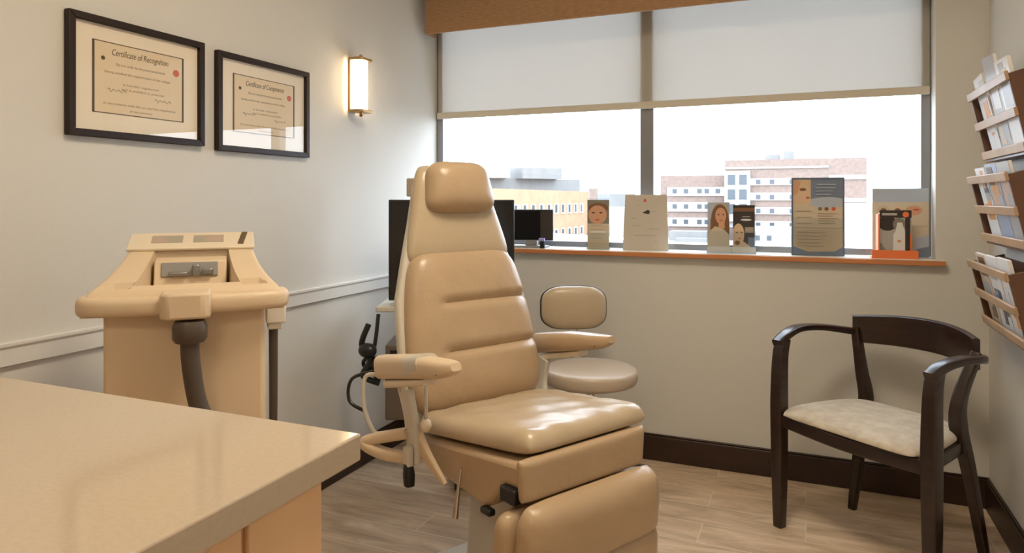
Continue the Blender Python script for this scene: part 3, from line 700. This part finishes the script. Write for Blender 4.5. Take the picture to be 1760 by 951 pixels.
for sx in (.03, .21):
    for sy in (-.05, .17):
        MB().at((sx, sy, .035), (0, 90, 0)).lathe([(0, -.012), (.03, -.012), (.035, -.005), (.035, .005), (.03, .012), (0, .012)], 18).build('caster', M_BLK, CT)
        MB().box(sx-.008, sx+.008, sy-.008, sy+.008, .05, .085).build('caster_stem', M_GREY, CT)
bx_ = MB().box(-.27, -.13, -.05, .16, .29, .60).build('power_box', mat('taupe_case', (.16, .125, .10), .5), CT, bevel=.006)
MB().box(-.25, -.15, -.055, -.05, .50, .58).build('vent_panel', M_BLK, bx_, bevel=.002)
MB().box(-.13, .03, .06, .09, .40, .44).build('box_bracket', M_GREY, CT)
cb = MB()
cb.tube([(-1.60, 2.44, .70), (-1.62, 2.42, .62), (-1.58, 2.42, .56), (-1.60, 2.40, .50), (-1.55, 2.44, .465)], .012, n=8)
cb.tube([(-1.56, 2.45, .742), (-1.57, 2.43, .60), (-1.62, 2.43, .54), (-1.56, 2.46, .47)], .008, n=8)
cb.ell((-1.585, 2.41, .60), (.04, .03, .03)).ell((-1.56, 2.44, .54), (.05, .03, .035))
cb.v = [(p[0]-.03, p[1]-.085, p[2]-.005) for p in cb.v]
tag(cb.build('cable_bundle', M_BLK), 'tangled black cables hanging under the monitor tray', 'cables')
# second monitor on the sill
SM = empty('tablet_computer', (-1.265, 3.225, SZ), 6, 'small black screen standing on the window sill right of the exam chair', 'screen')
MB().box(-.118, .112, .0, .012, .035, .190).build('housing', M_BLK, SM, bevel=.003)
MB().box(-.108, .048, -.001, .001, .042, .182).build('screen', M_SCR, SM)
MB().box(.048, .108, -.001, .001, .042, .182).build('side_panel', mat('dark_brown_panel', (.035, .025, .018), .5), SM)
MB().box(-.10, .08, -.03, .06, 0, .010).box(-.03, .03, .0, .03, .010, .04).build('stand', M_GREY, SM, bevel=.003)
CU = empty('pen_cup', (-1.19, 3.185, SZ), 0, 'small black cup with lilac top on the sill in front of the small screen', 'cup')
MB().lathe([(0, 0), (.012, 0), (.014, .034), (.011, .034), (.010, .004), (0, .004)], 16).build('cup', M_BLK, CU)
MB().box(-.018, .012, -.006, .006, .034, .050).build('lilac_cap', mat('lilac_plastic', (.40, .36, .72), .4), CU, bevel=.003)

# ------------------------------------------------------------------ city outside
OUTK = 1.9
def ov(x, z): return (x*OUTK, 1.2+(z-1.2)*OUTK)
B_BRK = mat('tan_brick', (.23, .165, .135), .9, var=.2, vscale=1.5)
B_ORG = mat('orange_brick', (.40, .215, .12), .9, var=.15, vscale=.6)
B_WHT = mat('white_cladding', (.42, .40, .37), .8)
B_WIN = mat('far_window_glass', (.05, .06, .07), .2)
B_GRY = mat('grey_metal_cladding', (.19, .185, .175), .6, var=.12, vscale=.8, stretch=(1, 1, .05))
B_PCH = mat('peach_render', (.36, .28, .21), .9)
G_MAT = mat('pale_ground', (.26, .25, .24), .9, var=.2, vscale=.05)
tag(MB().box(-260, 260, 12, 900, -16.2, -16).build('ground', G_MAT), None, None, None, 'structure')
BD = 80*OUTK
def block(parent, name, x0, x1, z0, z1, m, y0=0, d=12):
    a, zb = ov(x0, z0); c, zt = ov(x1, z1)
    return MB().box(a, c, BD+y0, BD+y0+d, zb, zt).build(name, m, parent)
ap = empty('apartment_building', (0, 0, 0), 0, 'banded tan brick and white building seen through the right window pane', 'building')
ZG = -7.9
block(ap, 'wall', -15.6, -8.3, ZG, 3.95, B_BRK, 2, 20); block(ap, 'wall', -8.3, 5.8, ZG, 5.55, B_BRK, 0, 24)
for z0, z1 in ((3.0, 3.5), (1.6, 2.6), (-.2, .9), (-1.9, -.9), (-5.2, -3.2)):
    if z1 < 3: block(ap, 'white_band', -14.8, -8.4, z0, z1, B_WHT, 1.7, .3)
for z0, z1 in ((4.55, 4.75), (2.75, 3.5), (1.1, 1.95), (-.4, .35), (-1.9, -1.15)):
    block(ap, 'white_band', -8.2, 2.2, z0, z1, B_WHT, -.3, .3)
for z0, z1 in ((3.3, 3.75), (.9, 1.35), (-.9, -.5)):
    block(ap, 'white_band', 2.2, 5.8, z0, z1, B_WHT, -.3, .3)
block(ap, 'stair_bay', -8.25, -5.6, -1.2, 4.3, B_WHT, -1.6, 1.6)
for z in (3.0, 1.4, -.2):
    for x in (-7.9, -6.7): block(ap, 'window', x, x+.8, z-.2, z+.9, B_WIN, -1.7, .1)
for z in (2.85, 1.2, -.3, -1.8):
    for x in (-5.0, -3.6, -1.6, -.8, 1.0): block(ap, 'window', x, x+.45, z+.02, z+.5, B_WIN, -.4, .1)
for z in (1.9, 0.15, -1.6):
    for x in (-14.2, -12.9, -11.4, -10.6, -9.4): block(ap, 'window', x, x+.5, z, z+.5, B_WIN, 1.6, .1)
block(ap, 'rooftop_unit', -2.3, -1.2, 5.55, 6.5, B_GRY, 3, 5); block(ap, 'rooftop_unit', -1.2, .6, 5.5, 6.6, B_WHT, 3, 5); block(ap, 'rooftop_unit', -4.2, -2.7, 5.55, 6.2, B_GRY, 4, 4)
block(ap, 'side_wing', 2.2, 6.6, ZG, .85, B_PCH, -6, 6); 
wb = empty('white_annex', (0, 0, 0), 0, 'low white annex with three square windows in front of the banded building', 'building')
block(wb, 'wall', -5.2, 1.0, ZG, -1.6, B_WHT, -12, 8)
block(wb, 'lower_wall', -5.2, 1.0, ZG, -3.9, B_PCH, -12.4, .4)
for x in (-4.7, -3.6, -1.3): block(wb, 'window', x, x+.45, -2.9, -2.4, B_WIN, -12.2, .2)
lr_ = empty('low_rooftops', (0, 0, 0), 0, 'low white rooftops below the banded building', 'building')
block(lr_, 'roof', -16.5, -6.5, ZG, -3.2, B_WHT, -16, 12); block(lr_, 'roof', -13.5, -8, ZG, -2.2, B_GRY, -10, 6); block(lr_, 'vent_unit', -12.5, -9, -3.2, -2.8, B_GRY, -14, 3)
br_ = MB()
# long orange brick building receding to the right
def pt(u, d, z):   # point at bearing u (tangent) and forward depth d in the camera-yaw frame
    c, s = math.cos(R(23)), math.sin(R(23)); r = u*d
    return (r*c-d*s, r*s+d*c, z)
ob = empty('brick_building', (0, 0, 0), 0, 'long orange brick building with window rows at the left of the view', 'building')
def slab(name, parent, u0, d0, u1, d1, z0, z1, m, back=14, off=0):
    a = Vector(pt(u0, d0, 0)); b_ = Vector(pt(u1, d1, 0)); n_ = Vector((-(b_-a).y, (b_-a).x, 0)).normalized()
    a = a-n_*off; b_ = b_-n_*off
    q = [a, b_, b_+n_*back, a+n_*back]
    return MB().prism([(p.x, p.y) for p in q], z0, z1, 'z').build(name, m, parent)
slab('wall', ob, -.09, 95, .110, 150, -16, 2.9, B_ORG)
A_, B__ = Vector(pt(-.09, 95, 0)), Vector(pt(.110, 150, 0))
def lerpd(f): 
    p = A_.lerp(B__, f); c, s = math.cos(R(23)), math.sin(R(23)); r = p.x*c+p.y*s; d = -p.x*s+p.y*c
    return r/d, d
for z0, z1 in ((-1.6, .4), (-6.2, -4.4)):
    for k in range(14):
        f0 = .10+k*.062; u0, d0 = lerpd(f0); u1, d1 = lerpd(f0+.035)
        fr_ = slab('window', ob, u0, d0, u1, d1, z0, z1, B_WHT, .3, .15)
        u0, d0 = lerpd(f0+.006); u1, d1 = lerpd(f0+.018)
        slab('pane', fr_, u0, d0, u1, d1, z0+.3, z1-.2, B_WIN, .2, .3)
pb = empty('grey_penthouse_building', (0, 0, 0), 0, 'pale grey metal-clad rooftop blocks above the orange brick building', 'building')
slab('wall', pb, -.10, 150, .098, 165, -16, 5.9, B_GRY, 16)
slab('tower_block', pb, .015, 155, .072, 160, 5.9, 8.4, B_GRY, 10); slab('stair_head', pb, -.035, 150, -.003, 151, 5.9, 8.7, B_WHT, 8)
fh = empty('distant_house', (0, 0, 0), 0, 'small grey distant building between the display cards', 'building')
slab('wall', fh, .142, 210, .178, 214, -16, 3.0, B_GRY, 12); slab('chimney', fh, .112, 200, .124, 200, -16, 4.4, B_BRK, 4)
slab('low_wing', fh, .10, 190, .22, 190, -16, -1.0, B_WHT, 12)
wr_ = empty('white_flat_roof', (0, 0, 0), 0, 'white flat roof below the orange brick building', 'building')
slab('roof', wr_, -.05, 60, .20, 74, -16, -3.0, B_WHT, 22)
